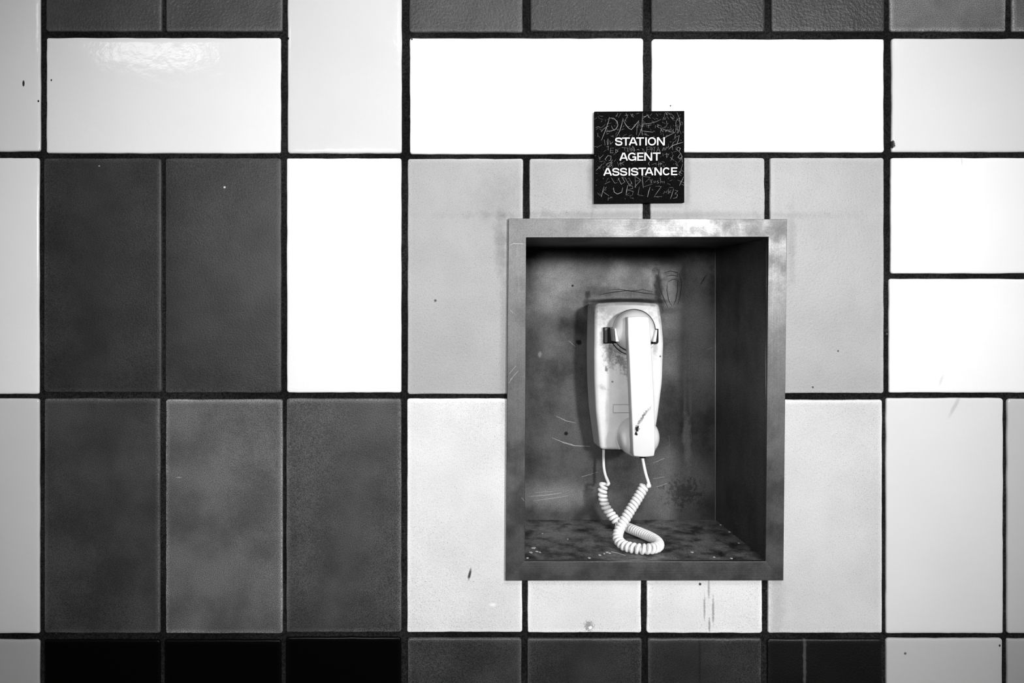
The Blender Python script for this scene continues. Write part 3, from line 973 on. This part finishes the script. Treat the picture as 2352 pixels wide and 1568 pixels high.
bm_obj('socket_shadow_line', bm, M_RUBBER_SHADE, housing, smooth=True)  # black arc standing in for the shadow under the socket lip

cm = P(1467, 1005, BACK - .054)
bm = bmesh.new()
tube(bm, [Vector((cm.x + math.cos(an) * 51.5 * kf, BACK - .0553, cm.z + math.sin(an) * 51.5 * kf))
          for an in (math.radians(125 + 85 * k / 30) for k in range(31))], .0016, 8)
bm_obj('socket_lip', bm, M_PHONE, housing, smooth=True)

# card window
bm = bmesh.new()
yy = BACK - .0570 - .0020
fr = [P(1408.5, 929, yy - .0006), P(1462, 929, yy - .0006), P(1462, 947.5, yy - .0006), P(1408.5, 947.5, yy - .0006)]
prism(bm, fr, [back_of(v, .003) for v in fr])
cw = bm_obj('card_window', bm, M_CARD, housing, bevel=.0003, seg=2)
bm = bmesh.new()
ribbons(bm, [[2.0, (1408.5, 929), (1462, 929)], [1.1, (1408.5, 929), (1408.5, 947.5)], [1.6, (1408.5, 947.5), (1462, 947.5)]],
        yy - .0006, 1.2, lift=.0002)
bm_obj('window_groove', bm, M_RUBBER_SHADE, cw)

# cradle hook: two dark prongs with a bright worn edge, either side of the ear cup
HY = FACE


def quad(pts, y):
    return [P(a, b, y) for a, b in pts]


bm = bmesh.new()
f1 = quad([(1387, 751.5), (1414, 752), (1416, 788), (1387, 788.5)], HY - .0040)
prism(bm, f1, [back_of(v, .007) for v in f1])
hk = bm_obj('cradle_hook', bm, M_HOOK, phone, bevel=.0008, seg=3)
bm = bmesh.new()
f1 = [P(a, b, y) for a, b, y in ((1411.5, 754, .096), (1415, 754, .096), (1418, 770, .096), (1422, 784.5, .096), (1414.5, 784.5, .096), (1413, 770, .096))]
prism(bm, f1, [Vector((v.x, HY - .003, v.z)) for v in f1])
bm_obj('worn_prong_edge', bm, M_WORN, hk, bevel=.0006)
bm = bmesh.new()
f1 = quad([(1388.5, 753), (1395.5, 753), (1395.5, 787), (1388.5, 787)], HY - .0048)
prism(bm, f1, [back_of(v, .003) for v in f1])
bm_obj('prong_flange', bm, simple('grey_hook_flange', .10, .4), hk, bevel=.0006)
bm = bmesh.new()
f1 = quad([(1503, 754.5), (1513, 755), (1513, 786), (1509, 790), (1498, 790)], HY - .0040)
prism(bm, f1, [back_of(v, .007) for v in f1])
hk2 = bm_obj('cradle_hook', bm, M_HOOK, phone, bevel=.0008, seg=3)
bm = bmesh.new()
f1 = [P(a, b, y) for a, b, y in ((1507, 757, .096), (1510, 757, .096), (1509, 770, .096), (1507, 785, .096), (1500, 785, .096), (1503.5, 771, .096))]
prism(bm, f1, [Vector((v.x, HY - .003, v.z)) for v in f1])
bm_obj('worn_prong_edge', bm, M_WORN, hk2, bevel=.0006)

# handset: grip as a swept rounded bar, bowed out between the two cups
FR = [  # py, xl, xr of the flat front, y of the front, thickness
    (728, 1441.5, 1490.5, .0900, .030), (745, 1442, 1492.5, .0850, .026), (775, 1443, 1494.5, .0815, .022), (820, 1445.5, 1497, .0790, .020),
    (880, 1448, 1500.5, .0775, .019), (940, 1450.5, 1503, .0775, .019), (985, 1452.5, 1504.5, .0785, .021), (1015, 1453.5, 1504.8, .0800, .026),
    (1035, 1454, 1504.5, .0815, .030), (1047, 1455.5, 1502.5, .0835, .030)]
bm = bmesh.new()
rings = []
for py, a, b, yf, th in FR:
    ring = []
    n = 8
    for k in range(n + 1):
        u = k / n
        bow = .0010 * (1 - (2 * u - 1) ** 2)
        dip = 2.5 * (1 - (2 * u - 1) ** 2)
        py2 = py + (-dip if py == 728 else (dip if py > 1045 else 0))
        ring.append(bm.verts.new(P(a + (b - a) * u, py2, yf - bow)))
    pr, pl = P(b, py, yf), P(a, py, yf)
    hw = .0012
    ring.append(bm.verts.new((pr.x + hw, yf + th * .55, pr.z)))
    ring.append(bm.verts.new((pr.x - .004, yf + th, pr.z)))
    ring.append(bm.verts.new((pl.x + .004, yf + th, pl.z)))
    ring.append(bm.verts.new((pl.x - hw, yf + th * .55, pl.z)))
    rings.append(ring)
for r0, r1 in zip(rings, rings[1:]):
    n = len(r0)
    for k in range(n):
        bm.faces.new((r0[k], r0[(k + 1) % n], r1[(k + 1) % n], r1[k]))
bm.faces.new(rings[0][::-1])
bm.faces.new(rings[-1])
handset = bm_obj('handset', bm, M_HANDSET, phone, bevel=.0016, seg=3, angle=38)

c = P(1457, 758.5, .113)
bm = bmesh.new()
R = 47.6 * 1.113 / F
lathe(bm, Vector((c.x, 0, c.z)), [(.1300, 0), (.1300, R * .84), (.1290, R * .93), (.1255, R * .965), (.1250, R * .90), (.1235, R * .90),
                                  (.1230, R * .985), (.1180, R), (.1120, R * .985), (.1060, R * .93), (.1010, R * .82),
                                  (.0970, R * .68), (.0942, R * .50), (.0928, R * .28), (.0922, 0)], 64)
bm_obj('ear_cup', bm, M_HANDSET, handset, smooth=True)
c = P(1468, 1004, .110)
bm = bmesh.new()
R = 47.5 * 1.11 / F
lathe(bm, Vector((c.x, 0, c.z)), [(.1310, 0), (.1310, R * .80), (.1290, R * .90), (.1240, R * .97), (.1170, R), (.1100, R * .985), (.1030, R * .92),
                                  (.0975, R * .80), (.0935, R * .64), (.0905, R * .46), (.0890, R * .25), (.0884, 0)], 64)
bm_obj('mouth_cup', bm, M_HANDSET, handset, smooth=True)

# grommets
bm = bmesh.new()
g0 = P(1386.5, 1042, BACK - .022)
zbot = EYE - 381 / F
tube(bm, [(g0.x, BACK - .022, zbot + .002), (g0.x, BACK - .022, zbot - .0035)], [.0052, .0042], 16)
bm_obj('cord_grommet', bm, M_RUBBER_SHADE, housing, smooth=False)
bm = bmesh.new()
g1 = P(1476, 1050, .0945)
tube(bm, [g1 + Vector((0, 0, .004)), g1 + Vector((0, 0, -.0006))], [.0048, .0042], 16)
bm_obj('cord_grommet', bm, M_RUBBER_SHADE, handset, smooth=False)


# coiled cord, one continuous run from the housing to the handset
def q(cx_, cy_, y):
    return P(1300 + .18497 * cx_, 1030 + .18497 * cy_, y)


def onshelf(cx_, cy_, lift=.0078):
    return shelf_pt(1300 + .18497 * cx_, 1030 + .18497 * cy_, lift)


g0 = Vector((g0.x, BACK - .022, zbot - .003))
lead_a = spline([g0 + Vector((0, 0, .004)), g0, q(468, 200, .168), q(487, 320, .163), q(520, 405, .156), q(532, 436, .152)], 8)
axis = spline([
    q(478, 432, .154), q(460, 480, .154), q(452, 545, .153), q(462, 625, .152), q(490, 715, .150), q(545, 800, .147), q(600, 868, .143),
    onshelf(660, 925, .010), onshelf(735, 965), onshelf(830, 1005), onshelf(930, 1045), onshelf(1030, 1088), onshelf(1105, 1130),
    onshelf(1148, 1172), onshelf(1143, 1212), onshelf(1085, 1236), onshelf(1000, 1246), onshelf(900, 1243), onshelf(800, 1226),
    onshelf(710, 1195, .0085), q(650, 1130, .050), q(645, 1060, .058), q(672, 985, .064), q(716, 905, .069), q(762, 825, .073), q(812, 740, .077),
    q(862, 660, .081), q(910, 580, .085), q(955, 500, .088), q(985, 440, .089)], 24)
lead_b = spline([q(1040, 468, .0870), q(1020, 405, .0880), q(990, 310, .0900), q(968, 210, .0930), g1 + Vector((0, 0, -.001)), g1 + Vector((0, 0, .003))], 8)
RW, RC = .00235, .0050
# arc length
acc = [0.0]
for a, b in zip(axis, axis[1:]):
    acc.append(acc[-1] + (b - a).length)
LT = acc[-1]


def at_len(s):
    s = min(max(s, 0), LT)
    lo, hi = 0, len(acc) - 1
    while hi - lo > 1:
        m = (lo + hi) // 2
        if acc[m] <= s:
            lo = m
        else:
            hi = m
    f = (s - acc[lo]) / max(acc[hi] - acc[lo], 1e-9)
    return axis[lo].lerp(axis[hi], f)


def pitch(fr):      # metres per turn along the run
    return lerp_tab([(0, .0072), (.05, .0060), (.25, .0054), (.30, .0048), (.45, .0048), (.54, .0056), (.62, .0068), (.68, .0058), (.74, .0050), (.80, .0053), (1, .0055)], fr)


s, ph = 0.0, 0.0
u = None
coil = []
NT = 16
prev_t = None
while s < LT:
    p0, p1 = at_len(s - .002), at_len(s + .002)
    t = (p1 - p0).normalized()
    if u is None:
        u = (Vector((1, 0, 0)) - t * t.x).normalized()
    u = (u - t * u.dot(t)).normalized()
    v = t.cross(u)
    coil.append(at_len(s) + (u * math.cos(ph) + v * math.sin(ph)) * RC)
    ph -= 2 * math.pi / NT
    s += pitch(s / LT) / NT
path = lead_a[:-1] + [lead_a[-1].lerp(coil[0], .5)] + coil + [coil[-1].lerp(lead_b[0], .5)] + lead_b
zmin = zb + RW + .0001
path = [Vector((p.x, p.y, max(p.z, zmin))) for p in path]
bm = bmesh.new()
tube(bm, path, [RW if 26 < k < len(path) - 38 else .00215 for k in range(len(path))], 10)
bm_obj('coiled_cord', bm, M_CORD, phone, smooth=True)
